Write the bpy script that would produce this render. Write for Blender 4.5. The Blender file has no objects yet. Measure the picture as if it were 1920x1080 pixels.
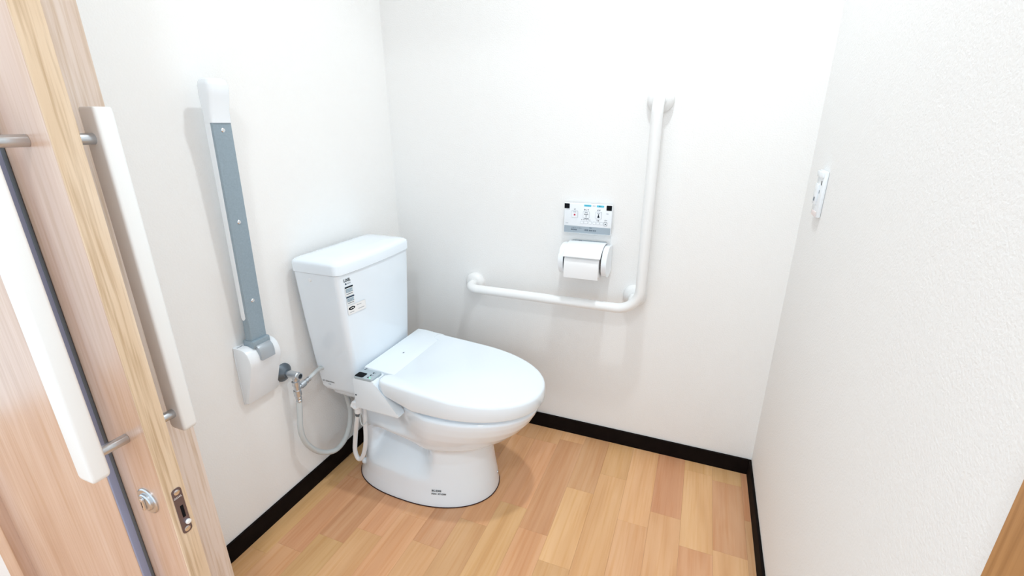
import bpy, bmesh, math, random
from mathutils import Vector, Matrix
random.seed(7)
C = bpy.context.scene.collection
sc = bpy.context.scene
PI = math.pi

# ------------------------------------------------------------------ camera
cam_d = bpy.data.cameras.new('camera'); cam = bpy.data.objects.new('camera', cam_d); C.objects.link(cam)
cam_d.sensor_width = 36.0; cam_d.lens = 873.95 / 1920 * 36.0; cam_d.clip_start = 0.01
yaw, pitch, roll = -0.38330, 0.34010, -0.00468
fw = Vector((math.sin(yaw)*math.cos(pitch), math.cos(yaw)*math.cos(pitch), -math.sin(pitch)))
rt = Vector((math.cos(yaw), -math.sin(yaw), 0)); up = rt.cross(fw)
r2 = rt*math.cos(roll) + up*math.sin(roll); u2 = -rt*math.sin(roll) + up*math.cos(roll)
M4 = Matrix(((r2.x, u2.x, -fw.x, 1.10628), (r2.y, u2.y, -fw.y, -1.53556), (r2.z, u2.z, -fw.z, 1.16244), (0, 0, 0, 1)))
cam.matrix_world = M4
sc.camera = cam

# ------------------------------------------------------------------ world, exposure
w = bpy.data.worlds.new('world'); sc.world = w; w.use_nodes = True
w.node_tree.nodes['Background'].inputs[0].default_value = (0.82, 0.925, 1.0, 1)
w.node_tree.nodes['Background'].inputs[1].default_value = 1.5
sc.view_settings.view_transform = 'Standard'
try: sc.view_settings.look = 'None'
except Exception: pass
sc.view_settings.gamma = 1.0
sc.view_settings.use_curve_mapping = False
sc.view_settings.exposure = -0.02

ROOM_W = 1.3785
CEIL = 2.50
LAMP = (0.97, -0.50)          # room downlight
HALL = (1.12, -2.05)          # corridor downlight
def disk_light(name, x, y, energy, size, col, spread=PI):
    d = bpy.data.lights.new(name, 'AREA'); d.shape = 'DISK'; d.size = size; d.energy = energy; d.color = col
    o = bpy.data.objects.new(name, d); C.objects.link(o); o.location = (x, y, CEIL - 0.012); d.spread = spread
    return o
disk_light('room_lamp_light', LAMP[0], LAMP[1], 8.6, 0.09, (0.885, 0.962, 1.0), math.radians(140))
disk_light('corridor_lamp_light', HALL[0], HALL[1], 11.0, 0.16, (0.885, 0.962, 1.0))

# ------------------------------------------------------------------ material helpers
MATS = {}
def nmat(name, col, rough=0.5, metal=0.0, spec=0.5, bump=None, coat=0.0, emit=None, noise=None):
    m = bpy.data.materials.new(name); m.use_nodes = True
    nt = m.node_tree; b = nt.nodes['Principled BSDF']
    b.inputs['Base Color'].default_value = (*col, 1); b.inputs['Roughness'].default_value = rough
    b.inputs['Metallic'].default_value = metal; b.inputs['Specular IOR Level'].default_value = spec
    b.inputs['Coat Weight'].default_value = coat
    tc = nt.nodes.new('ShaderNodeTexCoord')
    if noise:                                            # (scale, amount): faint natural colour variation
        n = nt.nodes.new('ShaderNodeTexNoise'); n.inputs['Scale'].default_value = noise[0]; n.inputs['Detail'].default_value = 4
        nt.links.new(tc.outputs['Object'], n.inputs['Vector'])
        r = nt.nodes.new('ShaderNodeValToRGB')
        a = noise[1]
        r.color_ramp.elements[0].color = (*[c*(1-a) for c in col], 1); r.color_ramp.elements[1].color = (*[min(1, c*(1+a)) for c in col], 1)
        r.color_ramp.elements[0].position = 0.3; r.color_ramp.elements[1].position = 0.7
        nt.links.new(n.outputs['Fac'], r.inputs['Fac']); nt.links.new(r.outputs['Color'], b.inputs['Base Color'])
    if bump:                                             # (scale, strength, distance)
        n = nt.nodes.new('ShaderNodeTexNoise'); n.inputs['Scale'].default_value = bump[0]; n.inputs['Detail'].default_value = 3
        nt.links.new(tc.outputs['Object'], n.inputs['Vector'])
        bp = nt.nodes.new('ShaderNodeBump'); bp.inputs['Strength'].default_value = bump[1]; bp.inputs['Distance'].default_value = bump[2]
        nt.links.new(n.outputs['Fac'], bp.inputs['Height']); nt.links.new(bp.outputs['Normal'], b.inputs['Normal'])
    if emit:
        b.inputs['Emission Color'].default_value = (*emit[0], 1); b.inputs['Emission Strength'].default_value = emit[1]
    MATS[name] = m
    return m

def wood(name, c1, c2, c3, axis, rough=0.4, scale=1.0, tone=0.0, coat=0.0, pores=0.0, hue=0.0):
    """grain stretched along one axis; per-object tone from Object Info random"""
    m = bpy.data.materials.new(name); m.use_nodes = True
    nt = m.node_tree; L = nt.links; b = nt.nodes['Principled BSDF']
    b.inputs['Roughness'].default_value = rough; b.inputs['Coat Weight'].default_value = coat; b.inputs['Coat Roughness'].default_value = 0.25
    tc = nt.nodes.new('ShaderNodeTexCoord'); oi = nt.nodes.new('ShaderNodeObjectInfo')
    sh = nt.nodes.new('ShaderNodeVectorMath'); sh.operation = 'MULTIPLY_ADD'
    cb = nt.nodes.new('ShaderNodeCombineXYZ')
    for i in range(3): L.new(oi.outputs['Random'], cb.inputs[i])
    sh.inputs[1].default_value = (7.3, 11.1, 5.7)
    L.new(cb.outputs[0], sh.inputs[0]); L.new(tc.outputs['Object'], sh.inputs[2])
    def noise(s_long, s_cross, detail, dist=0.0):
        mp = nt.nodes.new('ShaderNodeMapping')
        v = [s_cross*scale]*3; v[axis] = s_long*scale
        mp.inputs['Scale'].default_value = v
        n = nt.nodes.new('ShaderNodeTexNoise'); n.inputs['Scale'].default_value = 1.0
        n.inputs['Detail'].default_value = detail; n.inputs['Distortion'].default_value = dist
        L.new(sh.outputs[0], mp.inputs['Vector']); L.new(mp.outputs[0], n.inputs['Vector']); return n
    n1 = noise(1.6, 16, 4, 0.6); n2 = noise(4.0, 130, 3, 0.2)
    r = nt.nodes.new('ShaderNodeValToRGB'); r.color_ramp.elements[0].position = 0.32; r.color_ramp.elements[1].position = 0.68
    r.color_ramp.elements[0].color = (*c1, 1); r.color_ramp.elements[1].color = (*c3, 1)
    e = r.color_ramp.elements.new(0.5); e.color = (*c2, 1)
    L.new(n1.outputs['Fac'], r.inputs['Fac'])
    mx = nt.nodes.new('ShaderNodeMix'); mx.data_type = 'RGBA'; mx.blend_type = 'MULTIPLY'
    r2_ = nt.nodes.new('ShaderNodeValToRGB'); r2_.color_ramp.elements[0].position = 0.30; r2_.color_ramp.elements[1].position = 0.55
    k = 1 - pores
    r2_.color_ramp.elements[0].color = (k, k*0.92, k*0.8, 1); r2_.color_ramp.elements[1].color = (1, 1, 1, 1)
    L.new(n2.outputs['Fac'], r2_.inputs['Fac'])
    mx.inputs[0].default_value = 1.0
    L.new(r.outputs['Color'], mx.inputs[6]); L.new(r2_.outputs['Color'], mx.inputs[7])
    out = mx.outputs[2]
    if tone > 0:
        mr = nt.nodes.new('ShaderNodeMapRange'); mr.inputs['To Min'].default_value = 1 - tone; mr.inputs['To Max'].default_value = 1 + tone*0.55
        L.new(oi.outputs['Random'], mr.inputs['Value'])
        hs = nt.nodes.new('ShaderNodeHueSaturation')
        mh = nt.nodes.new('ShaderNodeMapRange'); mh.inputs['To Min'].default_value = 0.5 - hue; mh.inputs['To Max'].default_value = 0.5 + hue
        ml = nt.nodes.new('ShaderNodeMath'); ml.operation = 'MULTIPLY'; ml.inputs[1].default_value = 13.7
        fr = nt.nodes.new('ShaderNodeMath'); fr.operation = 'FRACT'
        L.new(oi.outputs['Random'], ml.inputs[0]); L.new(ml.outputs[0], fr.inputs[0]); L.new(fr.outputs[0], mh.inputs['Value'])
        L.new(mh.outputs[0], hs.inputs['Hue']); L.new(mr.outputs[0], hs.inputs['Value']); L.new(out, hs.inputs['Color'])
        out = hs.outputs['Color']
    L.new(out, b.inputs['Base Color'])
    bp = nt.nodes.new('ShaderNodeBump'); bp.inputs['Strength'].default_value = 0.06; bp.inputs['Distance'].default_value = 0.001
    L.new(n2.outputs['Fac'], bp.inputs['Height']); L.new(bp.outputs['Normal'], b.inputs['Normal'])
    MATS[name] = m
    return m

nmat('wallpaper', (0.905, 0.90, 0.89), 0.9, spec=0.15, bump=(260, 0.35, 0.002))
nmat('ceiling_paint', (0.92, 0.92, 0.91), 0.9, spec=0.1)
nmat('baseboard', (0.006, 0.0035, 0.003), 0.75, spec=0.1, noise=(30, 0.3))
nmat('ceramic', (0.84, 0.915, 0.985), 0.08, spec=0.5, coat=0.3)
nmat('white_plastic', (0.86, 0.90, 0.94), 0.22)
nmat('seat_plastic', (0.83, 0.90, 0.96), 0.16)
nmat('bar_white', (0.87, 0.87, 0.865), 0.3)
nmat('pull_white', (0.87, 0.89, 0.89), 0.4)
nmat('arm_grey', (0.30, 0.38, 0.44), 0.42, metal=0.25, noise=(200, 0.05))
nmat('hinge_grey', (0.42, 0.46, 0.50), 0.35, metal=0.3)
nmat('chrome', (0.62, 0.66, 0.70), 0.3, metal=1.0)
nmat('screw_steel', (0.75, 0.76, 0.78), 0.25, metal=1.0)
nmat('valve_grey', (0.13, 0.16, 0.19), 0.4, metal=0.4)
nmat('hose', (0.60, 0.64, 0.65), 0.45)
nmat('hose_white', (0.80, 0.82, 0.84), 0.4)
nmat('panel_grey', (0.42, 0.50, 0.55), 0.35)
nmat('band_grey', (0.36, 0.43, 0.49), 0.45)
nmat('black', (0.004, 0.005, 0.008), 0.6, spec=0.12)
nmat('dark_gap', (0.02, 0.03, 0.045), 0.6)
nmat('ink', (0.012, 0.02, 0.03), 0.7, spec=0.1)
nmat('ink_grey', (0.19, 0.23, 0.28), 0.7, spec=0.1)
nmat('ink_blue', (0.025, 0.05, 0.09), 0.7, spec=0.1)
nmat('cyan', (0.10, 0.60, 0.80), 0.5)
nmat('red', (0.55, 0.02, 0.06), 0.5)
nmat('sticker_white', (0.88, 0.88, 0.88), 0.4)
nmat('sticker_blue', (0.50, 0.62, 0.70), 0.5)
nmat('led', (0.1, 0.8, 0.3), 0.4, emit=((0.1, 1.0, 0.35), 2.0))
nmat('paper', (0.90, 0.91, 0.92), 0.95, spec=0.1, bump=(400, 0.2, 0.001))
nmat('lock_plate', (0.20, 0.17, 0.20), 0.35, metal=0.85)
nmat('jamb_rubber', (0.27, 0.31, 0.46), 0.35)
nmat('seal', (0.05, 0.022, 0.02), 0.8, spec=0.1)
nmat('lamp_glass', (0.9, 0.9, 0.9), 0.5, emit=((1.0, 0.98, 0.95), 6.0))
nmat('pink_tag', (0.84, 0.74, 0.72), 0.5)
wood('floor_wood', (0.65, 0.345, 0.165), (0.715, 0.40, 0.20), (0.77, 0.455, 0.24), 1, rough=0.42, scale=1.0, tone=0.12, pores=0.06, hue=0.010)
wood('door_wood', (0.57, 0.38, 0.285), (0.645, 0.455, 0.355), (0.72, 0.545, 0.45), 2, rough=0.28, scale=1.1, pores=0.12, coat=0.4)
wood('edge_wood', (0.66, 0.49, 0.325), (0.73, 0.565, 0.40), (0.79, 0.64, 0.485), 2, rough=0.5, scale=1.6, pores=0.28)
wood('jamb_wood', (0.78, 0.65, 0.56), (0.83, 0.715, 0.635), (0.87, 0.77, 0.70), 2, rough=0.45, scale=1.6, pores=0.18)
wood('casing_wood', (0.42, 0.20, 0.07), (0.50, 0.25, 0.09), (0.56, 0.30, 0.12), 2, rough=0.5, scale=1.3, pores=0.25)

# ------------------------------------------------------------------ object helpers
ORG = {}
def obj(name, bm, mat, parent=None, smooth=35, origin=None):
    """bm is built in world coordinates"""
    if parent is not None: org = ORG[parent.name]
    else: org = Vector(origin) if origin is not None else Vector((0, 0, 0))
    bmesh.ops.translate(bm, verts=bm.verts, vec=-org)
    bmesh.ops.recalc_face_normals(bm, faces=bm.faces)
    me = bpy.data.meshes.new(name); bm.to_mesh(me); bm.free()
    if smooth:
        for p in me.polygons: p.use_smooth = True
        me.set_sharp_from_angle(angle=math.radians(smooth))
    me.materials.append(MATS[mat])
    o = bpy.data.objects.new(name, me); C.objects.link(o)
    if parent is not None: o.parent = parent
    else: o.location = org
    ORG[o.name] = org
    return o
def thing(name, label, cat, loc, group=None):
    o = bpy.data.objects.new(name, None); C.objects.link(o); o.location = loc; o.empty_display_size = 0.05
    o['label'] = label; o['category'] = cat
    if group: o['group'] = group
    ORG[o.name] = Vector(loc)
    return o
def tag(o, label, cat, group=None):
    o['label'] = label; o['category'] = cat
    if group: o['group'] = group
    return o
def struct(o, label, cat):
    o['kind'] = 'structure'; o['label'] = label; o['category'] = cat
    return o

def BM(): return bmesh.new()
def box(bm, x0, x1, y0, y1, z0, z1, bev=0.0, seg=2):
    r = bmesh.ops.create_cube(bm, size=1.0)
    vs = r['verts']
    for v in vs:
        v.co = Vector((x0 + (v.co.x+.5)*(x1-x0), y0 + (v.co.y+.5)*(y1-y0), z0 + (v.co.z+.5)*(z1-z0)))
    if bev > 0:
        es = list({e for v in vs for e in v.link_edges})
        bmesh.ops.bevel(bm, geom=es, offset=bev, segments=seg, profile=0.5, affect='EDGES')
    return bm
def frame(d):
    d = Vector(d).normalized()
    a = Vector((0, 0, 1)) if abs(d.z) < 0.9 else Vector((1, 0, 0))
    u = d.cross(a).normalized(); v = d.cross(u).normalized()
    return u, v
def loft(bm, rings, cap0=True, cap1=True, closed=True):
    R = [[bm.verts.new(p) for p in ring] for ring in rings]
    n = len(R[0])
    for a, b in zip(R[:-1], R[1:]):
        for i in range(n if closed else n-1):
            j = (i+1) % n
            bm.faces.new((a[i], a[j], b[j], b[i]))
    if cap0: bm.faces.new(list(reversed(R[0])))
    if cap1: bm.faces.new(R[-1])
    return R
def lathe(bm, origin, axis, prof, seg=28):
    """prof: list of (distance along axis, radius)"""
    o = Vector(origin); d = Vector(axis).normalized(); u, v = frame(d)
    rings = []
    for h, r in prof:
        r = max(r, 1e-5)
        rings.append([o + d*h + (u*math.cos(t)+v*math.sin(t))*r for t in [2*PI*i/seg for i in range(seg)]])
    loft(bm, rings)
    return bm
def cyl(bm, p0, p1, r, seg=20, bev=0.0):
    p0 = Vector(p0); p1 = Vector(p1); L = (p1-p0).length
    if bev > 0: prof = [(0, r-bev), (bev*.3, r-bev*.3), (bev, r), (L-bev, r), (L-bev*.3, r-bev*.3), (L, r-bev)]
    else: prof = [(0, r), (L, r)]
    return lathe(bm, p0, p1-p0, prof, seg)
def catmull(pts, n=8):
    P = [Vector(p) for p in pts]; out = []
    for i in range(len(P)-1):
        p0 = P[i-1] if i else P[0]*2-P[1]; p1 = P[i]; p2 = P[i+1]; p3 = P[i+2] if i+2 < len(P) else P[-1]*2-P[-2]
        for k in range(n):
            t = k/n
            out.append(0.5*((2*p1)+(-p0+p2)*t+(2*p0-5*p1+4*p2-p3)*t*t+(-p0+3*p1-3*p2+p3)*t**3))
    out.append(P[-1]); return out
def fillet(pts, rad, n=8):
    P = [Vector(p) for p in pts]; out = [P[0]]
    for i in range(1, len(P)-1):
        a = (P[i-1]-P[i]).normalized(); b = (P[i+1]-P[i]).normalized()
        ang = a.angle(b); r = rad[i-1] if isinstance(rad, (list, tuple)) else rad
        d = r/math.tan(ang/2)
        c = P[i] + (a+b).normalized()*(r/math.sin(ang/2))
        s = P[i]+a*d-c; e = P[i]+b*d-c
        tot = s.angle(e); ax = s.cross(e).normalized()
        for k in range(n+1):
            out.append(c + Matrix.Rotation(tot*k/n, 3, ax) @ s)
    out.append(P[-1]); return out
def tube(bm, path, r, seg=16, cap=True):
    P = [Vector(p) for p in path]; rings = []; u = None
    for i, p in enumerate(P):
        t = (P[min(i+1, len(P)-1)] - P[max(i-1, 0)]).normalized()
        if u is None: u, _ = frame(t)
        u = (u - t*u.dot(t)).normalized(); v = t.cross(u)
        rr = r[i] if isinstance(r, list) else r
        rings.append([p + (u*math.cos(a)+v*math.sin(a))*rr for a in [2*PI*k/seg for k in range(seg)]])
    loft(bm, rings, cap, cap)
    return bm
def prism(bm, poly, axis, a, b, bev=0.0, seg=2):
    """extrude a polygon given in the two other axes along axis from a to b"""
    def P(q, t):
        if axis == 0: return Vector((t, q[0], q[1]))
        if axis == 1: return Vector((q[0], t, q[1]))
        return Vector((q[0], q[1], t))
    v0 = [bm.verts.new(P(q, a)) for q in poly]; v1 = [bm.verts.new(P(q, b)) for q in poly]
    n = len(poly); fs = []
    for i in range(n):
        j = (i+1) % n
        fs.append(bm.faces.new((v0[i], v0[j], v1[j], v1[i])))
    f0 = bm.faces.new(list(reversed(v0))); f1 = bm.faces.new(v1)
    if bev > 0:
        es = list(set(f0.edges) | set(f1.edges))
        bmesh.ops.bevel(bm, geom=es, offset=bev, segments=seg, profile=0.5, affect='EDGES')
    return bm
def rrect(w, h, r, n=5, cx=0, cy=0):
    out = []
    for sx, sy, a0 in ((1, 1, 0), (-1, 1, PI/2), (-1, -1, PI), (1, -1, 3*PI/2)):
        for k in range(n+1):
            a = a0 + PI/2*k/n
            out.append((cx+sx*(w/2-r)+r*math.cos(a), cy+sy*(h/2-r)+r*math.sin(a)))
    return out
def plate(bm, poly, org, right, up_, thick):
    """flat polygon laid out on a surface: org + right*x + up*y, raised by thick along right x up"""
    o = Vector(org); r = Vector(right).normalized(); u = Vector(up_).normalized(); n = r.cross(u).normalized()
    a = [bm.verts.new(o + r*x + u*y) for x, y in poly]; b = [bm.verts.new(o + r*x + u*y + n*thick) for x, y in poly]
    k = len(poly)
    for i in range(k):
        j = (i+1) % k
        bm.faces.new((a[i], a[j], b[j], b[i]))
    bm.faces.new(list(reversed(a))); bm.faces.new(b)
    return bm
def text(body, size, org, right, up_, mat, parent, name='lettering', bold=0.0, xs=1.0):
    cu = bpy.data.curves.new('t', 'FONT'); cu.body = body; cu.size = size; cu.extrude = 0.00008; cu.resolution_u = 3
    cu.offset = bold; cu.space_character = 1.0
    to = bpy.data.objects.new('t', cu); C.objects.link(to)
    dg = bpy.context.evaluated_depsgraph_get()
    me = bpy.data.meshes.new_from_object(to.evaluated_get(dg)); bpy.data.objects.remove(to)
    r = Vector(right).normalized(); u = Vector(up_).normalized(); n = r.cross(u).normalized()
    o = Vector(org) - ORG[parent.name]
    for v in me.vertices:
        v.co = o + r*v.co.x*xs + u*v.co.y + n*(v.co.z + 0.0001)
    me.name = name; me.materials.clear(); me.materials.append(MATS[mat])
    ob = bpy.data.objects.new(name, me); C.objects.link(ob); ob.parent = parent; ORG[ob.name] = ORG[parent.name]
    return ob

# ================================================================== SETTING
X_OPEN = 0.200                # end of the pocket wall, left side of the doorway
Y_FRONT = -1.033              # room face of the pocket wall
HALL_Y = -2.40; HALL_X = -1.6
# floor slab with single planks on it
fl = obj('floor', box(BM(), HALL_X, 2.9, HALL_Y-0.1, 0.1, -0.06, -0.010), 'floor_wood', smooth=0)
struct(fl, 'light maple-toned plank floor', 'floor')
PW = 0.0915; PX0 = 0.62 - 7*PW
pmesh = {}
def plank(x0, x1, y0, y1):
    key = (round(x1-x0, 4), round(y1-y0, 4))
    if key not in pmesh:
        bm = box(BM(), 0, x1-x0-0.0003, 0, y1-y0-0.0003, -0.010, 0.0)
        me = bpy.data.meshes.new('plank'); bm.to_mesh(me); bm.free(); me.materials.append(MATS['floor_wood']); pmesh[key] = me
    o = bpy.data.objects.new('plank', pmesh[key]); C.objects.link(o); o.parent = fl; o.location = (x0, y0, 0)
LENS = [0.30, 0.375, 0.45, 0.34]
for k in range(-1, 16):
    x0 = PX0 + k*PW; x1 = x0 + PW
    x0c = max(x0, -0.0); x1c = min(x1, ROOM_W)
    if x1c - x0c < 0.004: continue
    y = 0.0 + random.choice([0.0, 0.08, 0.15, 0.22, 0.28])
    while y > -1.30:
        ln = random.choice(LENS); y1 = min(y, 0.0); y0 = y - ln
        if y1 - y0 > 0.01: plank(x0c, x1c, y0, y1)
        y = y0

def wall(name, b, label, mat='wallpaper'):
    return struct(obj(name, box(BM(), *b), mat, smooth=0), label, 'wall')
wall('wall_left', (-0.10, 0, Y_FRONT, 0.1, 0, CEIL), 'white papered wall behind the toilet tank')
wall('wall_back', (0, ROOM_W, 0, 0.1, 0, CEIL), 'white papered wall carrying the grab bar')
wall('wall_right', (ROOM_W, ROOM_W+0.1, -1.25, 0.1, 0, CEIL), 'white papered wall on the right with the small remote')
wall('wall_front', (-0.10, X_OPEN-0.016, Y_FRONT-0.07, Y_FRONT, 0, CEIL), 'narrow white wall beside the door pocket')
wall('wall_header', (X_OPEN-0.016, ROOM_W, -1.178, Y_FRONT, 2.06, CEIL), 'white wall above the doorway')
wall('wall_corridor', (HALL_X, -0.395, -1.20, -1.178, 0, CEIL), 'pale corridor wall left of the door pocket')
wall('wall_pocket', (-0.395, X_OPEN-0.016, -1.200, -1.178, 2.06, CEIL), 'corridor wall above the door pocket')
struct(obj('ceiling', box(BM(), HALL_X, 2.9, HALL_Y-0.1, 0.1, CEIL, CEIL+0.08), 'ceiling_paint', smooth=0), 'white ceiling', 'ceiling')
def base(name, b, label):
    return struct(obj(name, box(BM(), *b, bev=0.0015), 'baseboard', smooth=0), label, 'baseboard')
base('baseboard_left', (0, 0.008, Y_FRONT, 0, 0, 0.06), 'dark brown baseboard below the toilet wall')
base('baseboard_back', (0.008, ROOM_W-0.008, -0.008, 0, 0, 0.06), 'dark brown baseboard below the grab bar wall')
base('baseboard_right', (ROOM_W-0.008, ROOM_W, -1.105, 0, 0, 0.06), 'dark brown baseboard along the right wall')
base('baseboard_front', (0.008, X_OPEN-0.016, Y_FRONT, Y_FRONT+0.008, 0, 0.06), 'dark brown baseboard beside the door pocket')

# door frame: far jamb of the pocket, pocket panel on the corridor side, posts
struct(obj('trim_1', box(BM(), X_OPEN-0.016, X_OPEN, -1.125, Y_FRONT, 0, 2.06, 0.001), 'jamb_wood', smooth=0), 'pale wooden jamb lining behind the sliding door', 'door jamb')
struct(obj('trim_2', box(BM(), ROOM_W-0.006, ROOM_W+0.01, -1.26, -1.105, 0, 2.06, 0.001), 'casing_wood', smooth=0), 'orange-brown door post on the right wall', 'door post')
tp = struct(obj('trim_3', box(BM(), -0.318, 0.181, -1.1832, -1.170, 0, 2.06, 0.0008), 'door_wood', smooth=0), 'wood-grain pocket panel that the door slides behind', 'pocket panel')
obj('edge_strip', box(BM(), 0.1805, 0.1865, -1.1825, -1.1668, 0, 2.06, 0.002), 'jamb_rubber', tp)
obj('edge_lip', box(BM(), 0.1815, 0.1872, -1.1715, -1.1663, 0, 2.06, 0.001), 'valve_grey', tp)
struct(obj('trim_4', box(BM(), -0.402, -0.318, -1.203, -1.178, 0, 2.06, 0.001), 'door_wood', smooth=0), 'pinkish wooden post at the left end of the pocket panel', 'door post')
struct(obj('trim_5', box(BM(), X_OPEN-0.016, ROOM_W, -1.19, Y_FRONT, 2.035, 2.06, 0.001), 'jamb_wood', smooth=0), 'wooden head lining of the doorway', 'door head')

# ================================================================== SLIDING DOOR
DXE = 0.306; DY1 = -1.1656; DY2 = -1.1317
d = obj('door_1', box(BM(), -0.55, DXE-0.003, DY1, DY2, 0.012, 2.03, 0.0008), 'door_wood', smooth=0)
struct(d, 'wood-grain sliding door with white pull handles, slid open', 'door')
obj('edge_band', box(BM(), DXE-0.003, DXE, DY1, DY2, 0.012, 2.03, 0.0009), 'edge_wood', d, smooth=0)
HX = 0.249
def pull(yc, ysurf):
    """bar of 0.57 m, two chrome posts"""
    s = 1 if yc > ysurf else -1
    bm = BM()
    sec = rrect(0.040, 0.027, 0.005, 4)
    z0, z1 = 0.622, 1.188
    prof = [(z0, 0.70), (z0+0.002, 0.86), (z0+0.005, 0.95), (z0+0.010, 1.0), (z1-0.004, 1.0), (z1-0.001, 0.95), (z1, 0.88)]
    loft(bm, [[Vector((HX + x*k, yc + y*k, z)) for x, y in sec] for z, k in prof])
    h = obj('pull_handle', bm, 'pull_white', d)
    h['label'] = 'white bar pull handle'
    for z in (1.143, 0.660):
        o = obj('post', cyl(BM(), (HX, ysurf, z), (HX, yc - s*0.010, z), 0.0085, 18, 0.001), 'chrome', h)
        o['label'] = 'chrome post'
pull(-1.0745, DY2); pull(-1.221, DY1)
# keyhole cylinder on the corridor face
ky = DY1; kx, kz = 0.252, 0.527
k = obj('lock_cylinder', lathe(BM(), (kx, ky, kz), (0, -1, 0), [(0, 0.026), (0.002, 0.026), (0.0035, 0.0240), (0.0035, 0.0175), (0.006, 0.0170), (0.0075, 0.0150), (0.0075, 0.0)], 32), 'chrome', d)
k['label'] = 'round chrome lock rose'
obj('thumb_piece', prism(BM(), rrect(0.008, 0.026, 0.003, 4, kx, kz), 1, ky-0.0075, ky-0.0115, 0.0008), 'screw_steel', k)
obj('coin_slot', box(BM(), kx-0.0007, kx+0.0007, ky-0.0118, ky-0.0112, kz-0.006, kz+0.006), 'black', k, smooth=0)
# lock plate on the door edge
pz0, pz1 = 0.458, 0.556; pyc = -1.1475; zc = (pz0+pz1)/2
lp = obj('lock_plate', plate(BM(), rrect(0.0165, pz1-pz0, 0.006, 5), (DXE, pyc, zc), (0, 1, 0), (0, 0, 1), 0.0012), 'lock_plate', d)
lp['label'] = 'dark steel lock plate with slot and white latch button'
obj('bolt_slot', plate(BM(), rrect(0.0055, 0.026, 0.0008, 3), (DXE+0.0012, pyc+0.001, zc-0.002), (0, 1, 0), (0, 0, 1), 0.0002), 'black', lp)
obj('latch_button', cyl(BM(), (DXE+0.001, pyc+0.0035, pz0+0.022), (DXE+0.0055, pyc+0.0035, pz0+0.022), 0.0046, 18, 0.001), 'sticker_white', lp)
for zz in (pz0+0.008, pz1-0.008):
    sw = obj('screw', lathe(BM(), (DXE+0.0012, pyc, zz), (1, 0, 0), [(0, 0.0052), (0.0006, 0.005), (0.0011, 0.0036), (0.0011, 0)], 18), 'screw_steel', lp)
text('GOAL', 0.0052, (DXE+0.0012, pyc-0.0075, pz1-0.0205), (0, 1, 0), (0, 0, 1), 'sticker_white', lp)

# ================================================================== TOILET
TY = -0.392
T = thing('toilet', 'white ceramic toilet with closed lid and high square tank', 'toilet', (0.33, TY, 0))
def dring(z, xb, xf, xm, hw, nf=2.1, nb=3.0, n=96):
    out = []
    for i in range(n):
        t = 2*PI*i/n; c, s = math.cos(t), math.sin(t)
        e = nf if c >= 0 else nb
        x = xm + ((xf-xm) if c >= 0 else (xm-xb))*math.copysign(abs(c)**(2/e), c)
        y = hw*math.copysign(abs(s)**(2/e), s)
        out.append((x, y, z))
    return out
def interp(tab, z):
    for a, b in zip(tab[:-1], tab[1:]):
        if a[0] <= z <= b[0]:
            t = (z-a[0])/(b[0]-a[0]); t = t*t*(3-2*t) if False else t
            return [a[i]+(b[i]-a[i])*t for i in range(1, len(a))]
    return list(tab[-1][1:])
def sstep(a, b, x):
    t = max(0, min(1, (x-a)/(b-a))); return t*t*(3-2*t)
# z, xback, xfront, xmid, halfwidth, back exponent
SEC = [(0.000, 0.075, 0.585, 0.330, 0.158, 2.6), (0.012, 0.078, 0.585, 0.330, 0.157, 2.6), (0.050, 0.100, 0.581, 0.330, 0.149, 2.8),
       (0.100, 0.112, 0.574, 0.330, 0.141, 3.0), (0.150, 0.118, 0.568, 0.330, 0.135, 3.0), (0.190, 0.120, 0.566, 0.335, 0.134, 3.0),
       (0.203, 0.120, 0.570, 0.340, 0.136, 3.0), (0.212, 0.119, 0.592, 0.350, 0.142, 3.0), (0.225, 0.118, 0.618, 0.365, 0.149, 3.0), (0.250, 0.116, 0.652, 0.385, 0.159, 3.0),
       (0.280, 0.112, 0.684, 0.405, 0.169, 3.2), (0.310, 0.105, 0.708, 0.425, 0.176, 3.4), (0.335, 0.090, 0.722, 0.435, 0.180, 3.6), (0.350, 0.080, 0.727, 0.440, 0.181, 3.8),
       (0.357, 0.078, 0.726, 0.440, 0.180, 3.8), (0.360, 0.082, 0.720, 0.440, 0.175, 3.8)]
rings = []
zs = [0.0, 0.003] + [0.36*i/72 for i in range(1, 73)]
for z in zs:
    xb, xf, xm, hw, nb = interp(SEC, z)
    ring = []
    rear = sstep(0.22, 0.34, z)
    for (x, y, zz) in dring(z, xb, xf, xm, hw, 2.1, nb):
        ay = abs(y)
        # neck behind the bowl is narrower than the bowl
        if x < 0.46 and z > 0.195:
            lim = 0.106 + (hw-0.106)*sstep(0.24, 0.45, x)
            ay = min(ay, lim)
        # scooped recess at the side, crisp upper edge, fading downwards
        ztop = 0.212 + 0.010*math.sin((x-0.16)/0.22*PI) if 0.16 < x < 0.38 else 0.212
        zr = ztop - z
        dx = sstep(0.155, 0.200, x)*(1-sstep(0.35, 0.435, x))
        dz = (sstep(-0.003, 0.006, zr))*(1-sstep(0.040, 0.135, zr))
        ay -= min(0.070, ay*0.9)*dx*dz
        # trap bulge over the recess
        g = math.exp(-((x-0.275)/0.075)**2 - ((z-0.240)/0.022)**2)
        ay += 0.020*g
        ring.append(Vector((x, TY + math.copysign(ay, y), zz)))
    rings.append(ring)
bm = BM(); loft(bm, rings)
bowl = obj('bowl', bm, 'ceramic', T, smooth=50)
obj('base_seal', (lambda b_: (loft(b_, [[Vector((x, TY+y, z)) for x, y, _ in dring(0, 0.0735, 0.5870, 0.330, 0.1598, 2.1, 2.6)] for z in (0.0002, 0.0026)]), b_)[1])(BM()), 'seal', bowl, smooth=0)
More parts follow.
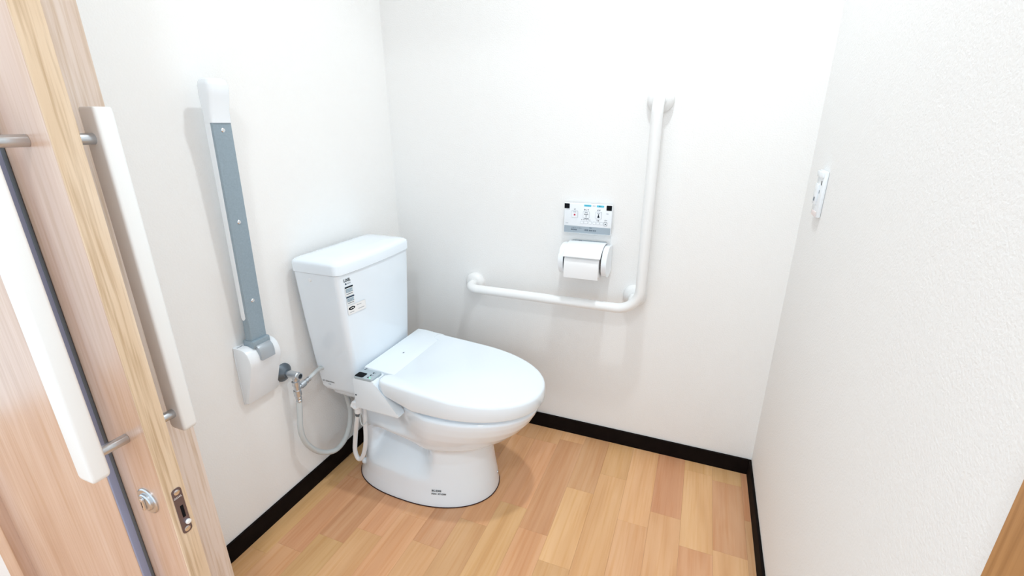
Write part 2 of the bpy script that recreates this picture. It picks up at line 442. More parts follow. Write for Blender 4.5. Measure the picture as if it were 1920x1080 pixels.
# deck that carries the tank
bm = BM()
dk = []
for z, xb, xf, hw in [(0.300, 0.10, 0.20, 0.085), (0.312, 0.055, 0.24, 0.108), (0.325, 0.035, 0.26, 0.118), (0.352, 0.028, 0.27, 0.122), (0.358, 0.032, 0.27, 0.120)]:
    dk.append([Vector((x, TY+y, z)) for x, y in rrect(xf-xb, hw*2, 0.03, 6, (xb+xf)/2, 0)])
loft(bm, dk); obj('deck', bm, 'ceramic', bowl, smooth=50)
# bolt caps at the foot
for s in (-1, 1):
    obj('bolt_cap', lathe(BM(), (0.133, TY+s*0.098, 0.056), (-0.35, s*0.85, 0.25), [(0, 0.0110), (0.006, 0.0110), (0.011, 0.009), (0.014, 0.005), (0.0145, 0)], 18), 'ceramic', bowl)
# drain plug
obj('side_plug', cyl(BM(), (0.566, TY+0.030, 0.045), (0.5790, TY+0.032, 0.0445), 0.0055, 14), 'chrome', bowl)
def bowl_y(x, z):
    xb, xf, xm, hw, nb = interp(SEC, z)
    c = max(0, (x-xm)/(xf-xm))**(2.1/2); return TY - hw*max(0.0, 1-c*c)**0.5**1.0 * (max(1e-6, 1-c*c)**0.5)**(2/2.1-1)
def bowl_text(t, size, x0, x1, z):
    a = Vector((x0, bowl_y(x0, z), z)); b_ = Vector((x1, bowl_y(x1, z), z)); dr = (b_-a).normalized()
    mid = (x0+x1)/2; sag = (a+b_).y/2 - bowl_y(mid, z)
    text(t, size, a - Vector((0, abs(sag)+0.0012, 0)), dr, (0, 0.16, 1), 'ink', bowl, bold=0.0002)
bowl_text('BC-Z30S', 0.0085, 0.422, 0.462, 0.056)
bowl_text('INAX  DT-Z350', 0.0070, 0.422, 0.475, 0.046)

# tank
def tring(z, x0, x1, hw, bow, r=0.017, n=8):
    """rounded-rectangle outline with a slightly bowed front"""
    pts = []
    W = x1-x0
    base_ = rrect(W, 2*hw, r, n, 0, 0)
    # add points along the front
    dense = []
    for i, (x, y) in enumerate(base_):
        dense.append((x, y)); nx, ny = base_[(i+1) % len(base_)]
        if i % (n+1) == n:
            for k in range(1, 12): dense.append((x+(nx-x)*k/12, y+(ny-y)*k/12))
    for x, y in dense:
        f = max(0.0, x/(W/2))
        xx = x + bow*(1-(y/hw)**2)*f
        pts.append(Vector((x0+W/2+xx, TY+y, z)))
    return pts
tank = []
for z, x0, x1, hw in [(0.338, 0.060, 0.150, 0.115), (0.341, 0.045, 0.164, 0.128), (0.348, 0.032, 0.174, 0.137), (0.362, 0.024, 0.178, 0.1415), (0.45, 0.021, 0.181, 0.150), (0.60, 0.020, 0.184, 0.1645), (0.757, 0.020, 0.187, 0.176)]:
    tank.append(tring(z, x0, x1, hw, 0.012))
bm = BM(); loft(bm, tank); tk = obj('tank', bm, 'ceramic', T, smooth=40)
lid = []
for z, x0, x1, hw, rr in [(0.758, 0.020, 0.189, 0.1775, .018), (0.7595, 0.018, 0.191, 0.179, .019), (0.784, 0.018, 0.191, 0.179, .019), (0.7900, 0.0195, 0.1885, 0.1775, .019), (0.7945, 0.0235, 0.182, 0.172, .021), (0.7975, 0.031, 0.170, 0.160, .024), (0.8000, 0.05, 0.14, 0.12, .02)]:
    lid.append(tring(z, x0, x1, hw, 0.012, rr))
bm = BM(); loft(bm, lid); obj('tank_lid', bm, 'ceramic', T, smooth=40)
obj('screw_cap', lathe(BM(), (0.085, TY-0.1745, 0.737), (0, -1, 0.08), [(0, 0.006), (0.002, 0.0055), (0.003, 0.003), (0.003, 0)], 16), 'white_plastic', tk)
# stickers on the tank front
fy = lambda y: y   # world y
def front_x(y, z): return interp([(0.338, .15), (0.362, .178), (0.45, .181), (0.60, .184), (0.757, .187)], z)[0] + 0.012*(1-((y-TY)/0.175)**2) + 0.0006
def tank_pt(y, z): return (front_x(y, z), y, z)
RV = (0.115, 1, 0); UV = (0.02, 0.0, 1)
text('LIXIL', 0.0125, tank_pt(-0.5470, 0.7355), RV, UV, 'ink', tk, bold=0.00025, xs=0.95)
obj('sticker_mark', plate(BM(), rrect(0.004, 0.005, 0.0003, 2), tank_pt(-0.5400, 0.7285), RV, UV, 0.0002), 'ink_blue', tk)
text('INAX', 0.0058, tank_pt(-0.5355, 0.727), RV, UV, 'ink_grey', tk)
def sticker(y0, z1, w_, h_, title):
    o = obj('info_sticker', plate(BM(), rrect(w_, h_, 0.0004, 2, w_/2, -h_/2), tank_pt(y0, z1), RV, UV, 0.0002), 'sticker_white', tk)
    o['label'] = 'small printed information sticker'
    n = (Vector(RV).normalized().cross(Vector(UV).normalized()))*0.0003
    p0 = Vector(tank_pt(y0, z1)) + n
    obj('title_bar', plate(BM(), rrect(w_, h_*0.16, 0.0001, 2, w_/2, -h_*0.08), p0, RV, UV, 0.0001), title, o)
    obj('text_block', plate(BM(), rrect(w_*0.88, h_*0.46, 0.0001, 2, w_/2, -h_*0.43), p0, RV, UV, 0.0001), 'sticker_blue', o)
    for q, ww in enumerate((0.8, 0.7, 0.86)):
        obj('text_line', plate(BM(), rrect(w_*ww, h_*0.04, 0.00005, 2, w_*(0.06+ww/2), -h_*(0.32+0.13*q)), p0+n, RV, UV, 0.0001), 'ink_grey', o)
    obj('text_line', plate(BM(), rrect(w_*0.8, h_*0.08, 0.0001, 2, w_/2, -h_*0.80), p0, RV, UV, 0.0001), 'ink_grey', o)
sticker(-0.5455, 0.720, 0.030, 0.029, 'ink')
sticker(-0.544, 0.689, 0.030, 0.026, 'ink_blue')
st = obj('logo_sticker', plate(BM(), rrect(0.070, 0.028, 0.0005, 2, 0.035, -0.014), tank_pt(-0.543, 0.660), RV, UV, 0.0002), 'sticker_white', tk)
el = [(0.0155+0.0125*math.cos(2*PI*i/28), -0.0095+0.0052*math.sin(2*PI*i/28)) for i in range(28)]
nS = (Vector(RV).normalized().cross(Vector(UV).normalized()))
p0 = Vector(tank_pt(-0.543, 0.660)) + nS*0.0003
obj('oval_mark', plate(BM(), el, p0, RV, UV, 0.0001), 'black', st)
obj('oval_print', plate(BM(), rrect(0.013, 0.0022, 0.0006, 2, 0.0165, -0.0095), p0 + nS*0.0002, RV, UV, 0.0001), 'sticker_white', st)
for q, (xx, yy, ww) in enumerate(((0.040, -0.007, 0.018), (0.045, -0.020, 0.024), (0.012, -0.0215, 0.016))):
    obj('text_line', plate(BM(), rrect(ww, 0.0012, 0.0002, 2, xx+ww/2-0.005, yy), p0, RV, UV, 0.0001), 'ink_grey', st)
# print low on the tank side
sv = Vector((1, -0.02, 0)); su = Vector((0, -0.09, 1))
text('DT-Z350 INAX', 0.0075, (0.040, TY-0.1425-0.0008, 0.378), sv, su, 'ink', tk)
text('LIXIL', 0.005, (0.062, TY-0.1420-0.0008, 0.369), sv, su, 'ink_grey', tk)

# washing-seat unit: two wings and the back box
U = obj('seat_unit', prism(BM(), [(0.197, 0.338), (0.197, 0.436), (0.203, 0.444), (0.268, 0.446), (0.277, 0.440), (0.285, 0.424), (0.352, 0.352), (0.356, 0.342), (0.350, 0.336)], 1, TY-0.181, TY-0.150, 0.004), 'seat_plastic', T, smooth=40)
obj('wing', prism(BM(), [(0.197, 0.338), (0.197, 0.436), (0.203, 0.444), (0.268, 0.446), (0.277, 0.440), (0.285, 0.424), (0.352, 0.352), (0.356, 0.342), (0.350, 0.336)], 1, TY+0.150, TY+0.181, 0.004), 'seat_plastic', U, smooth=40)
obj('back_box', prism(BM(), [(0.197, 0.36), (0.197, 0.447), (0.203, 0.4535), (0.235, 0.4545), (0.262, 0.450), (0.300, 0.4495), (0.3120, 0.4465), (0.3125, 0.43), (0.3125, 0.36)], 1, TY-0.128, TY+0.180, 0.005), 'seat_plastic', U, smooth=40)
obj('side_box', prism(BM(), [(0.197, 0.36), (0.197, 0.440), (0.203, 0.4475), (0.262, 0.4470), (0.275, 0.440), (0.275, 0.36)], 1, TY-0.152, TY-0.126, 0.002), 'seat_plastic', U, smooth=40)
# control panel
cpz = 0.4475
cp = obj('control_panel', prism(BM(), rrect(0.068, 0.050, 0.006, 4, 0.237, TY-0.156), 2, 0.440, cpz+0.0022, 0.0015), 'panel_grey', U)
cp['label'] = 'grey control panel with dark receiver window'
obj('receiver_window', plate(BM(), rrect(0.031, 0.026, 0.005, 4), (0.2205, TY-0.1665, cpz+0.0022), (1, 0, 0), (0, 1, 0), 0.0003), 'black', cp)
text('INAX', 0.0085, (0.213, TY-0.1375, cpz+0.0022), (0.25, 0.97, 0), (-0.97, 0.25, 0), 'ink_blue', cp, bold=0.0002, xs=0.6)
for q in range(3):
    obj('indicator', plate(BM(), rrect(0.0045, 0.006, 0.0006, 2), (0.2500, TY-0.1715+0.0135*q, cpz+0.0022), (1, 0, 0), (0, 1, 0), 0.0003), 'ink', cp)
    obj('indicator', plate(BM(), rrect(0.003, 0.003, 0.0006, 2), (0.2555, TY-0.1690+0.0135*q, cpz+0.0022), (1, 0, 0), (0, 1, 0), 0.0003), 'ink_grey', cp)
obj('power_light', lathe(BM(), (0.2575, TY-0.1725, cpz+0.002), (0, 0, 1), [(0, 0.0022), (0.0008, 0.0018), (0.001, 0)], 12), 'led', cp)
obj('centre_mark', plate(BM(), rrect(0.003, 0.008, 0.0005, 2), (0.2585, TY, 0.4512), (1, 0, -0.1), (0, 1, 0), 0.0003), 'ink_grey', U)
obj('unit_plug', plate(BM(), rrect(0.004, 0.005, 0.0012, 3), (0.1985+0.006, TY-0.1811, 0.385), (1, 0, 0), (0, 0, 1), 0.0006), 'ink', U)

# lid (with the hinge notch at the back) and the seat under it
def lid_outline(inset=0.0):
    out = []
    hw = 0.181 - inset; xm = 0.47; xf = 0.742 - inset
    n = 44
    for i in range(n+1):
        t = -PI/2 + PI*i/n
        c, s = math.cos(t), math.sin(t)
        out.append((xm + (xf-xm)*abs(c)**(2/2.12), hw*math.copysign(abs(s)**(2/2.12), s)))
    # +y side back to the hinge, slightly tapering
    xb = 0.285 + inset*0.6; xn = 0.3130 + inset*0.12
    for sgn in (1,):
        out.append((0.40, hw*0.997)); out.append((xb+0.02, (hw)*0.985)); out.append((xb+0.006, hw*0.97)); out.append((xb, hw*0.93))
        out.append((xb, 0.145)); out.append((xb+0.008, 0.137)); out.append((xn, 0.128))
    out.append((xn, -0.128)); out.append((xb+0.008, -0.137)); out.append((xb, -0.145)); out.append((xb, -hw*0.93)); out.append((xb+0.006, -hw*0.97)); out.append((xb+0.02, -hw*0.985)); out.append((0.40, -hw*0.997))
    return out
def ztop(x): return 0.4510 - 0.075*(x-0.29)
rg = []
for inset, dz, absz in [(0.006, 0, 0.3725), (0.002, 0, 0.3735), (0.0, 0, 0.378), (0.0005, -0.010, None), (0.0018, -0.0055, None), (0.0045, -0.0022, None), (0.0085, -0.0005, None), (0.014, 0.0, None)]:
    rg.append([Vector((x, TY+y, absz if absz else ztop(x)+dz)) for x, y in lid_outline(inset)])
# the skirt of the lid rises towards the hinge
for i in range(3):
    for v in rg[i]:
        if abs(v.y-TY) > 0.135: v.z += max(0.0, 0.430-(v.x-0.285)*1.075-0.378)
bm = BM(); loft(bm, rg)
obj('seat_lid', bm, 'seat_plastic', T, smooth=40)
so = []
for z, ins in [(0.3605, 0.020), (0.363, 0.018), (0.371, 0.018), (0.374, 0.021)]:
    so.append([Vector((x, TY+y, z)) for x, y, _ in dring(z, 0.30+ins, 0.742-ins, 0.47, 0.181-ins, 2.12, 2.8, 64)])
bm = BM(); loft(bm, so); obj('seat', bm, 'seat_plastic', T, smooth=40)
# water inlet of the seat and its hoses
vx, vy, vz = 0.185, TY-0.150, 0.335
iv = obj('inlet_valve', lathe(BM(), (vx, vy+0.01, vz), (0, -1, 0), [(0, 0.010), (0.012, 0.010), (0.014, 0.016), (0.030, 0.016), (0.033, 0.0135), (0.033, 0.008), (0.030, 0.0075), (0.030, 0)], 22), 'white_plastic', T)
obj('inlet_collar', cyl(BM(), (vx-0.004, vy-0.008, vz-0.034), (vx-0.001, vy-0.008, vz-0.010), 0.0105, 18, 0.002), 'white_plastic', iv)
obj('hose_clip', cyl(BM(), (vx-0.006, vy-0.008, vz-0.046), (vx-0.004, vy-0.008, vz-0.034), 0.0078, 16, 0.001), 'valve_grey', iv)
obj('drain_tap', cyl(BM(), (vx-0.020, vy-0.012, vz-0.006), (vx-0.004, vy-0.012, vz-0.008), 0.009, 16, 0.002), 'white_plastic', iv)
path = catmull([(vx-0.005, vy-0.008, vz-0.040), (vx-0.018, vy-0.005, 0.255), (0.146, -0.540, 0.185), (0.140, -0.542, 0.135), (0.152, -0.543, 0.108), (0.170, -0.541, 0.125), (0.186, -0.537, 0.185), (0.190, -0.532, 0.27), (0.188, -0.525, 0.325)], 8)
obj('seat_hose', tube(BM(), path, 0.0072, 14), 'hose_white', T)
path = catmull([(vx+0.006, vy, vz-0.02), (vx+0.004, vy-0.010, 0.285), (vx+0.012, vy-0.013, 0.262), (vx+0.024, vy-0.003, 0.270)], 8)
obj('thin_cord', tube(BM(), path, 0.0020, 10), 'hose', T)

# ================================================================== STOP VALVE
VY, VZ = -0.643, 0.457
V = thing('stop_valve', 'chrome stop valve with grey wall rose and hose, beside the tank', 'valve', (0, VY, VZ))
obj('wall_rose', lathe(BM(), (0, VY, VZ), (1, 0, 0), [(0, 0.0285), (0.003, 0.0285), (0.006, 0.026), (0.016, 0.015), (0.018, 0.0125), (0.018, 0)], 30), 'valve_grey', V)
bd = obj('body', lathe(BM(), (0.014, VY, VZ), (1, 0, 0), [(0, 0.0085), (0.012, 0.0085), (0.014, 0.0115), (0.046, 0.0115), (0.048, 0.0100), (0.054, 0.0100), (0.0545, 0.0075), (0.050, 0.0072), (0.050, 0)], 22), 'chrome', V)
obj('adjusting_slot', cyl(BM(), (0.063, VY, VZ), (0.0655, VY, VZ), 0.0068, 16), 'dark_gap', bd)
bx_ = 0.046
obj('down_pipe', lathe(BM(), (bx_, VY, VZ-0.006), (0, 0, -1), [(0, 0.0085), (0.014, 0.0085), (0.015, 0.0115), (0.028, 0.0115), (0.029, 0.0088), (0.044, 0.0088), (0.045, 0.0112), (0.062, 0.0112), (0.063, 0.0078), (0.068, 0.0078), (0.069, 0.0090), (0.074, 0.0090), (0.075, 0.0075), (0.079, 0.0075), (0.080, 0.0088), (0.085, 0.0088), (0.086, 0)], 20), 'chrome', V)
obj('branch', lathe(BM(), (bx_, VY+0.004, VZ-0.047), (0, 1, 0.18), [(0, 0.0075), (0.010, 0.0075), (0.011, 0.0105), (0.026, 0.0105), (0.027, 0.0072), (0.031, 0.0072), (0.032, 0.0085), (0.037, 0.0085), (0.038, 0.0070), (0.042, 0.0070), (0.043, 0.0082), (0.048, 0.0082), (0.049, 0)], 18), 'chrome', V)
path = catmull([(bx_, VY+0.049, VZ-0.039), (0.048, VY+0.075, VZ-0.030), (0.050, -0.552, VZ-0.026), (0.052, -0.537, VZ-0.028)], 6)
obj('tank_hose', tube(BM(), path, 0.0062, 14), 'hose', V)
path = catmull([(bx_, VY, VZ-0.088), (0.046, -0.650, 0.32), (0.044, -0.655, 0.265), (0.044, -0.640, 0.206), (0.047, -0.600, 0.148), (0.053, -0.545, 0.114), (0.058, -0.500, 0.126), (0.060, -0.470, 0.165), (0.061, -0.457, 0.220), (0.061, -0.464, 0.285), (0.066, -0.478, 0.336)], 8)
obj('supply_hose', tube(BM(), path, 0.0085, 16), 'hose', V)

# ================================================================== FLIP-UP ARMREST
AY = -0.730
A = thing('folding_armrest', 'grey and white folding armrest, folded up on the wall beside the tank', 'armrest', (0, AY, 0.43))
prof = [(0.0, 0.430), (0.0, 0.602), (0.030, 0.602), (0.042, 0.598), (0.051, 0.589), (0.0565, 0.576), (0.058, 0.562), (0.056, 0.548), (0.016, 0.432), (0.012, 0.430)]
hs = obj('wall_housing', prism(BM(), [(x, z) for x, z in prof], 1, AY-0.051, AY+0.048, 0.004), 'white_plastic', A, smooth=40)
obj('cover_plate', box(BM(), 0, 0.004, AY-0.052, AY+0.066, 0.428, 0.585, 0.0015), 'white_plastic', hs)
obj('text_line', plate(BM(), rrect(0.016, 0.0022, 0.0005, 2), (0.012, AY-0.038, 0.602), (0, 1, 0), (-1, 0, 0), 0.0003), 'ink_grey', hs)
# the rail leans out a little towards the top
def lean(z): return 0.022*(z-0.60)/0.57
def arm_loft(secs):
    """secs: (z, x0, x1, y half width, radius)"""
    return [[Vector((x+lean(z), AY+y, z)) for x, y in rrect(x1-x0, 2*hw, r, 4, (x0+x1)/2, 0)] for z, x0, x1, hw, r in secs]
bm = BM(); loft(bm, arm_loft([(0.612, 0.026, 0.043, 0.0235, 0.0015), (1.172, 0.026, 0.043, 0.0235, 0.0015)]))
rail = obj('rail', bm, 'arm_grey', A, smooth=30); rail['label'] = 'blue-grey metal rail'
bm = BM(); loft(bm, arm_loft([(0.612, 0.020, 0.026, 0.0225, 0.001), (0.690, 0.020, 0.026, 0.0225, 0.001)]))
obj('rail_foot', bm, 'arm_grey', rail, smooth=30)
bm = BM(); loft(bm, arm_loft([(0.676, 0.022, 0.030, 0.0243, 0.003), (0.682, 0.018, 0.036, 0.0245, 0.004), (1.172, 0.016, 0.037, 0.0245, 0.004)]))
pad = obj('arm_pad', bm, 'white_plastic', A, smooth=40)
bm = BM(); loft(bm, arm_loft([(1.166, 0.016, 0.0455, 0.0255, 0.006), (1.19, 0.016, 0.046, 0.0260, 0.008), (1.225, 0.014, 0.054, 0.0275, 0.010), (1.245, 0.014, 0.057, 0.0275, 0.011), (1.255, 0.017, 0.054, 0.025, 0.010), (1.260, 0.022, 0.048, 0.020, 0.009)]))
obj('end_cap', bm, 'white_plastic', A, smooth=45)
for z in (1.150, 0.935, 0.727):
    obj('screw', lathe(BM(), (0.043+lean(z), AY, z), (1, 0, 0), [(0, 0.0052), (0.001, 0.0052), (0.0022, 0.0038), (0.0024, 0)], 18), 'screw_steel', rail)
hg = obj('hinge_collar', box(BM(), 0.012, 0.052, AY-0.027, AY+0.027, 0.596, 0.618, 0.004), 'arm_grey', A)
hp = [(0.040, 0.606), (0.052, 0.604), (0.0615, 0.594), (0.0645, 0.580), (0.0645, 0.562), (0.052, 0.562), (0.045, 0.59)]
obj('hinge_tongue', prism(BM(), hp, 1, AY-0.020, AY+0.024, 0.002), 'hinge_grey', A, smooth=40)

# ================================================================== L-SHAPED GRAB BAR
G = thing('grab_bar', 'white L-shaped grab bar with three round wall flanges', 'grab bar', (0.322, 0, 0.588))
by = -0.076; bz = 0.583; bxv = 0.963; RB = 0.0165
path = fillet([(0.337, 0.0, bz), (0.337, by, bz), (bxv, by, bz), (bxv, by, 1.226), (bxv, 0.0, 1.226)], [0.042, 0.075, 0.042], 10)
obj('bar', tube(BM(), path, RB, 24), 'bar_white', G, smooth=60)
def flange(x, z):
    f = obj('wall_flange', lathe(BM(), (x, 0, z), (0, -1, 0), [(0, 0.0385), (0.004, 0.0390), (0.012, 0.0375), (0.018, 0.033), (0.022, 0.027), (0.024, 0.020), (0.024, 0)], 36), 'bar_white', G, smooth=45)
    obj('collar_ring', lathe(BM(), (x, -0.023, z), (0, -1, 0), [(0, 0.0190), (0.004, 0.0186), (0.0042, 0.0170), (0.0042, 0.0)], 28), 'bar_white', f)
    return f
flange(0.337, bz); flange(bxv, 1.226)
flange(0.938, 0.608)
obj('corner_stub', tube(BM(), [(0.938, 0.0, 0.608), (0.938, -0.050, 0.608), (0.941, by, 0.605)], 0.0150, 20), 'bar_white', G, smooth=60)

# ================================================================== WALL REMOTE
RX0, RX1, RZ0, RZ1 = 0.686, 0.846, 0.811, 0.911
RXC = (RX0+RX1)/2; RF = -0.021
rm = thing('wall_remote', 'white bidet control panel with grey lower band, above the paper holder', 'remote', (RXC, 0, RZ0))
obj('bracket', box(BM(), RX0+0.012, RX1-0.012, -0.006, 0, RZ0+0.010, RZ1-0.010, 0.001), 'white_plastic', rm)
obj('case', box(BM(), RX0, RX1, RF, -0.005, RZ0, RZ1, 0.0022), 'white_plastic', rm)
RR = (1, 0, 0); RU = (0, 0, 1)
def rp(u, v, dz=0.0): return (RX0+u, RF-dz, RZ0+v)
def rplate(name, u, v, w_, h_, mat, par=rm, t=0.0004, r=0.0006, dz=0.0):
    return obj(name, plate(BM(), rrect(w_, h_, r, 3), rp(u, v, dz), RR, RU, t), mat, par)
rplate('lower_band', 0.080, 0.0135, 0.156, 0.0225, 'band_grey')
for u in (0.0095, 0.1500):
    rplate('sender_window', u, 0.0905, 0.0175, 0.0165, 'black', t=0.0006, r=0.0015)
for u in (0.079, 0.121): rplate('badge', u, 0.0945, 0.024, 0.0062, 'cyan', r=0.0015)
text('シャワー', 0.0045, rp(0.070, 0.0930, 0.0004), RR, RU, 'ink_blue', rm)
text('温水', 0.0045, rp(0.116, 0.0930, 0.0004), RR, RU, 'ink_blue', rm)
text('洗 浄', 0.0040, rp(0.0955, 0.0930), RR, RU, 'ink_grey', rm)
def button(u, word, w_=0.0215, h_=0.0225):
    fr = rplate('button', u, 0.0645, w_, h_, 'ink_grey', t=0.0003, r=0.002)
    rplate('button_face', u, 0.0645, w_-0.0012, h_-0.0012, 'white_plastic', fr, t=0.0012, r=0.0016)
    text(word, 0.0058, rp(u-0.0029*len(word), 0.0790), RR, RU, 'ink_blue', rm, bold=0.00015)
    return fr
b1 = button(0.0365, '止'); b2 = button(0.0755, 'おしり'); b3 = button(0.1165, 'ビデ')
obj('stop_mark', plate(BM(), rrect(0.0055, 0.0055, 0.0008, 3), rp(0.0365, 0.0625, 0.0012), RR, RU, 0.0003), 'red', b1)
for bb, u in ((b1, 0.0365), (b2, 0.0755), (b3, 0.1165)):
    obj('small_print', plate(BM(), rrect(0.010, 0.0016, 0.0002, 2), rp(u, 0.0715, 0.0012), RR, RU, 0.0002), 'ink_grey', bb)
# spray icon and figure icon
def stroke(par, a, b_, wd=0.0013, mat='ink'):
    a = Vector((a[0], a[1])); b_ = Vector((b_[0], b_[1])); dd = (b_-a); n = Vector((-dd.y, dd.x)).normalized()*wd/2
    poly = [tuple(a-n), tuple(b_-n), tuple(b_+n), tuple(a+n)]
    return obj('icon_stroke', plate(BM(), poly, rp(0, 0, 0.0012), RR, RU, 0.0003), mat, par)
stroke(b2, (0.0755, 0.0555), (0.0755, 0.0650)); stroke(b2, (0.0755, 0.0650), (0.0700, 0.0670)); stroke(b2, (0.0755, 0.0650), (0.0810, 0.0670))
stroke(b2, (0.0700, 0.0640), (0.0700, 0.0670)); stroke(b2, (0.0810, 0.0640), (0.0810, 0.0670))
obj('icon_figure', plate(BM(), [(-0.0042, 0), (0.0042, 0), (0.0012, 0.0075), (-0.0012, 0.0075)], rp(0.1165, 0.0575, 0.0012), RR, RU, 0.0003), 'ink', b3)
obj('icon_head', plate(BM(), [(0.0019*math.cos(2*PI*i/14), 0.0019*math.sin(2*PI*i/14)) for i in range(14)], rp(0.1165, 0.0668, 0.0012), RR, RU, 0.0003), 'ink', b3)
stroke(b3, (0.1165, 0.0555), (0.1165, 0.0580))
# strength scale and small buttons
for q in range(6): rplate('scale_dot', 0.0610+0.0055*q, 0.0475, 0.0022, 0.0022, 'ink', r=0.0010)
text('水勢調節', 0.0042, rp(0.067, 0.0495), RR, RU, 'ink_grey', rm)
for u, w_ in ((0.0625, 0.011), (0.0755, 0.013), (0.0895, 0.011), (0.104, 0.010), (0.1155, 0.010), (0.1275, 0.010)):
    f_ = rplate('small_button', u, 0.0385, w_, 0.0080, 'ink_grey', t=0.0003, r=0.0015)
    rplate('button_face', u, 0.0385, w_-0.0009, 0.0071, 'white_plastic', f_, t=0.0010, r=0.0012)
text('位置', 0.0045, rp(0.1105, 0.0455), RR, RU, 'ink', rm)
text('流す', 0.0048, rp(0.1365, 0.0475), RR, RU, 'ink', rm)
f_ = rplate('flush_button', 0.1405, 0.0375, 0.0112, 0.0125, 'ink', t=0.0003, r=0.002)
rplate('button_face', 0.1405, 0.0375, 0.0092, 0.0105, 'white_plastic', f_, t=0.0010, r=0.0014)
rplate('button_mark', 0.1405, 0.0375, 0.004, 0.003, 'ink', f_, t=0.0002, dz=0.0010)
text('リモコン', 0.0034, rp(0.006, 0.0785), RR, RU, 'ink_grey', rm)
text('電池', 0.0034, rp(0.142, 0.0700), RR, RU, 'ink_grey', rm)
text('INAX', 0.0038, rp(0.006, 0.0320), RR, RU, 'ink_grey', rm)
text('シャワートイレ', 0.0052, rp(0.026, 0.0165, 0.0004), RR, RU, 'ink_blue', rm)
text('暖房便座', 0.0050, rp(0.026, 0.0105, 0.0004), RR, RU, 'ink_blue', rm)
text('節電 温度 設定', 0.0060, rp(0.072, 0.0105, 0.0004), RR, RU, 'ink_blue', rm)
text('停止', 0.0045, rp(0.088, 0.0195, 0.0004), RR, RU, 'ink_blue', rm)

# ================================================================== PAPER HOLDER AND ROLL
PX, PYC, PZC = 0.775, -0.066, 0.722
ph = thing('paper_holder', 'white plastic toilet paper holder below the wall remote', 'paper holder', (PX, 0, 0.67))
cheek = []
cp_ = [(0.0, 0.775), (-0.045, 0.782), (-0.075, 0.777), (-0.098, 0.762), (-0.108, 0.738), (-0.104, 0.712), (-0.088, 0.692), (-0.062, 0.682), (-0.030, 0.684), (0.0, 0.690)]
cpp = [(v.x, v.y) for v in [Vector((p.x, p.y)) for p in catmull([(a, b_, 0) for a, b_ in cp_], 4)]]
for x0, x1 in ((0.694, 0.7105), (0.836, 0.8525)):
    obj('side_arm', prism(BM(), cpp, 0, x0, x1, 0.0045, 3), 'white_plastic', ph, smooth=50)
    obj('gap_shade', prism(BM(), [(y*0.93-0.002, (z-0.73)*0.90+0.73) for y, z in cpp], 0, x1 if x0 < 0.77 else x0-0.0006, x1+0.0006 if x0 < 0.77 else x0), 'dark_gap', ph, smooth=0)  # thin dark sheet painting the shade in the gap between arm and roll
obj('back_plate', box(BM(), 0.705, 0.842, -0.008, 0, 0.690, 0.778, 0.002), 'white_plastic', ph)
fp = [(-0.004, 0.778), (-0.030, 0.7845), (-0.060, 0.7825), (-0.088, 0.7735), (-0.110, 0.7585), (-0.1155, 0.7525), (-0.1165, 0.7550), (-0.1115, 0.7620), (-0.089, 0.7775), (-0.060, 0.7870), (-0.030, 0.7885), (-0.004, 0.782)]
fo = obj('cover_flap', prism(BM(), fp, 0, 0.7125, 0.8345, 0.0012), 'white_plastic', ph, smooth=40)
obj('hinge_line', box(BM(), 0.716, 0.831, -0.006, -0.0015, 0.7815, 0.7850, 0.001), 'panel_grey', ph)
text('おさえて切る', 0.0062, (0.7165, -0.0325, 0.7886), (1, 0, 0), (0, 1, -0.05), 'ink', fo, bold=0.0001)
ro = thing('toilet_paper_roll', 'white toilet paper roll hanging in the wall holder', 'paper roll', (PX, PYC, PZC))
lathe_p = [(0, 0.019), (0, 0.0465), (0.001, 0.0475), (0.113, 0.0475), (0.114, 0.0465), (0.114, 0.019)]
bm = BM()
o_ = Vector((0.7155, PYC, PZC)); seg = 40
rr_ = [[o_ + Vector((h, r*math.cos(2*PI*i/seg), r*math.sin(2*PI*i/seg))) for i in range(seg)] for h, r in lathe_p]
loft(bm, rr_ + [rr_[0]], False, False)
bmesh.ops.remove_doubles(bm, verts=bm.verts, dist=1e-6)
obj('roll', bm, 'paper', ro, smooth=50)
sh_ = []
for k in range(11):
    a = math.radians(100 - 10*k)     # over the top front, then hanging
    sh_.append((PYC - 0.0485*math.cos(a), PZC + 0.0485*math.sin(a)))
sh_ += [(PYC-0.0487, PZC-0.012), (PYC-0.0480, PZC-0.026), (PYC-0.0465, PZC-0.040)]
bm = BM()
A_ = [[Vector((0.7160, y, z)), Vector((0.8295, y, z)), Vector((0.8295, y-0.0004, z+0.0001)), Vector((0.7160, y-0.0004, z+0.0001))] for y, z in sh_]
loft(bm, A_); obj('loose_sheet', bm, 'paper', ro, smooth=60)
obj('core', (lambda bm: (loft(bm, [[o_ + Vector((h, r*math.cos(2*PI*i/24), r*math.sin(2*PI*i/24))) for i in range(24)] for h, r in [(0.0005, 0.0175), (0.0005, 0.019), (0.1135, 0.019), (0.1135, 0.0175)]], False, False), bm)[1])(BM()), 'casing_wood', ro)

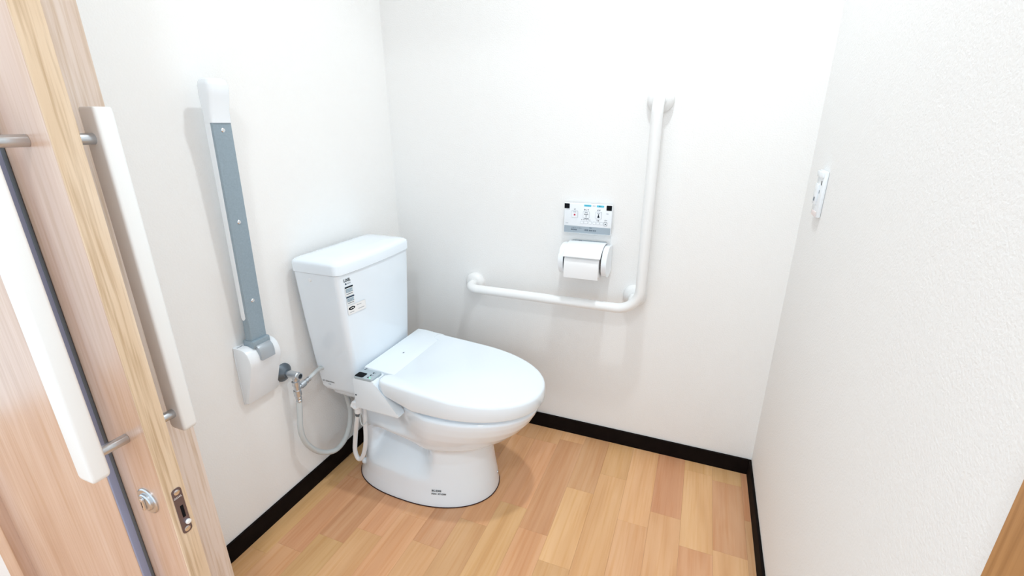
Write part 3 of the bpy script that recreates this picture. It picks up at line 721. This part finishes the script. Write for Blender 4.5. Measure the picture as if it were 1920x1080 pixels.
# ================================================================== SMALL REMOTE ON THE RIGHT WALL
SX = ROOM_W
sr = thing('wall_switch', 'slim white wall controller on the right wall', 'wall switch', (SX, -0.20, 0.94))
obj('plate', box(BM(), SX-0.009, SX, -0.228, -0.158, 0.943, 1.052, 0.003), 'white_plastic', sr)
obj('top_cap', box(BM(), SX-0.013, SX-0.008, -0.224, -0.162, 1.036, 1.050, 0.002), 'white_plastic', sr)
obj('rocker', box(BM(), SX-0.0125, SX-0.008, -0.198, -0.166, 0.970, 1.020, 0.0015), 'white_plastic', sr)
obj('display_mark', plate(BM(), rrect(0.006, 0.010, 0.001, 2), (SX-0.0091, -0.212, 1.024), (0, -1, 0), (0, 0, 1), 0.0003), 'ink', sr)
obj('display_mark', plate(BM(), rrect(0.005, 0.008, 0.001, 2), (SX-0.0091, -0.206, 1.003), (0, -1, 0), (0, 0, 1), 0.0003), 'ink_grey', sr)
obj('indicator', plate(BM(), rrect(0.012, 0.009, 0.001, 2), (SX-0.0126, -0.182, 0.983), (0, -1, 0), (0, 0, 1), 0.0003), 'ink_grey', sr)
obj('pink_tag', box(BM(), SX-0.0105, SX-0.0088, -0.218, -0.172, 0.944, 0.956, 0.0005), 'pink_tag', sr)

# ================================================================== LAMPS (overhead, out of the picture)
def lamp(name, x, y, label, g=None):
    t = thing(name, label, 'ceiling light', (x, y, CEIL))
    bm = BM(); sgn = [(0.064, 0.0), (0.064, -0.006), (0.060, -0.009), (0.053, -0.009), (0.051, 0.0)]
    loft(bm, [[Vector((x+r*math.cos(2*PI*i/40), y+r*math.sin(2*PI*i/40), CEIL+z)) for i in range(40)] for r, z in sgn], False, False)
    obj('trim_ring', bm, 'ceiling_paint', t)
    obj('diffuser', cyl(BM(), (x, y, CEIL-0.004), (x, y, CEIL-0.001), 0.050, 40), 'lamp_glass', t)
lamp('ceiling_downlight', LAMP[0], LAMP[1], 'round recessed ceiling light above the toilet room')
lamp('ceiling_downlight', HALL[0], HALL[1], 'round recessed ceiling light in the corridor')
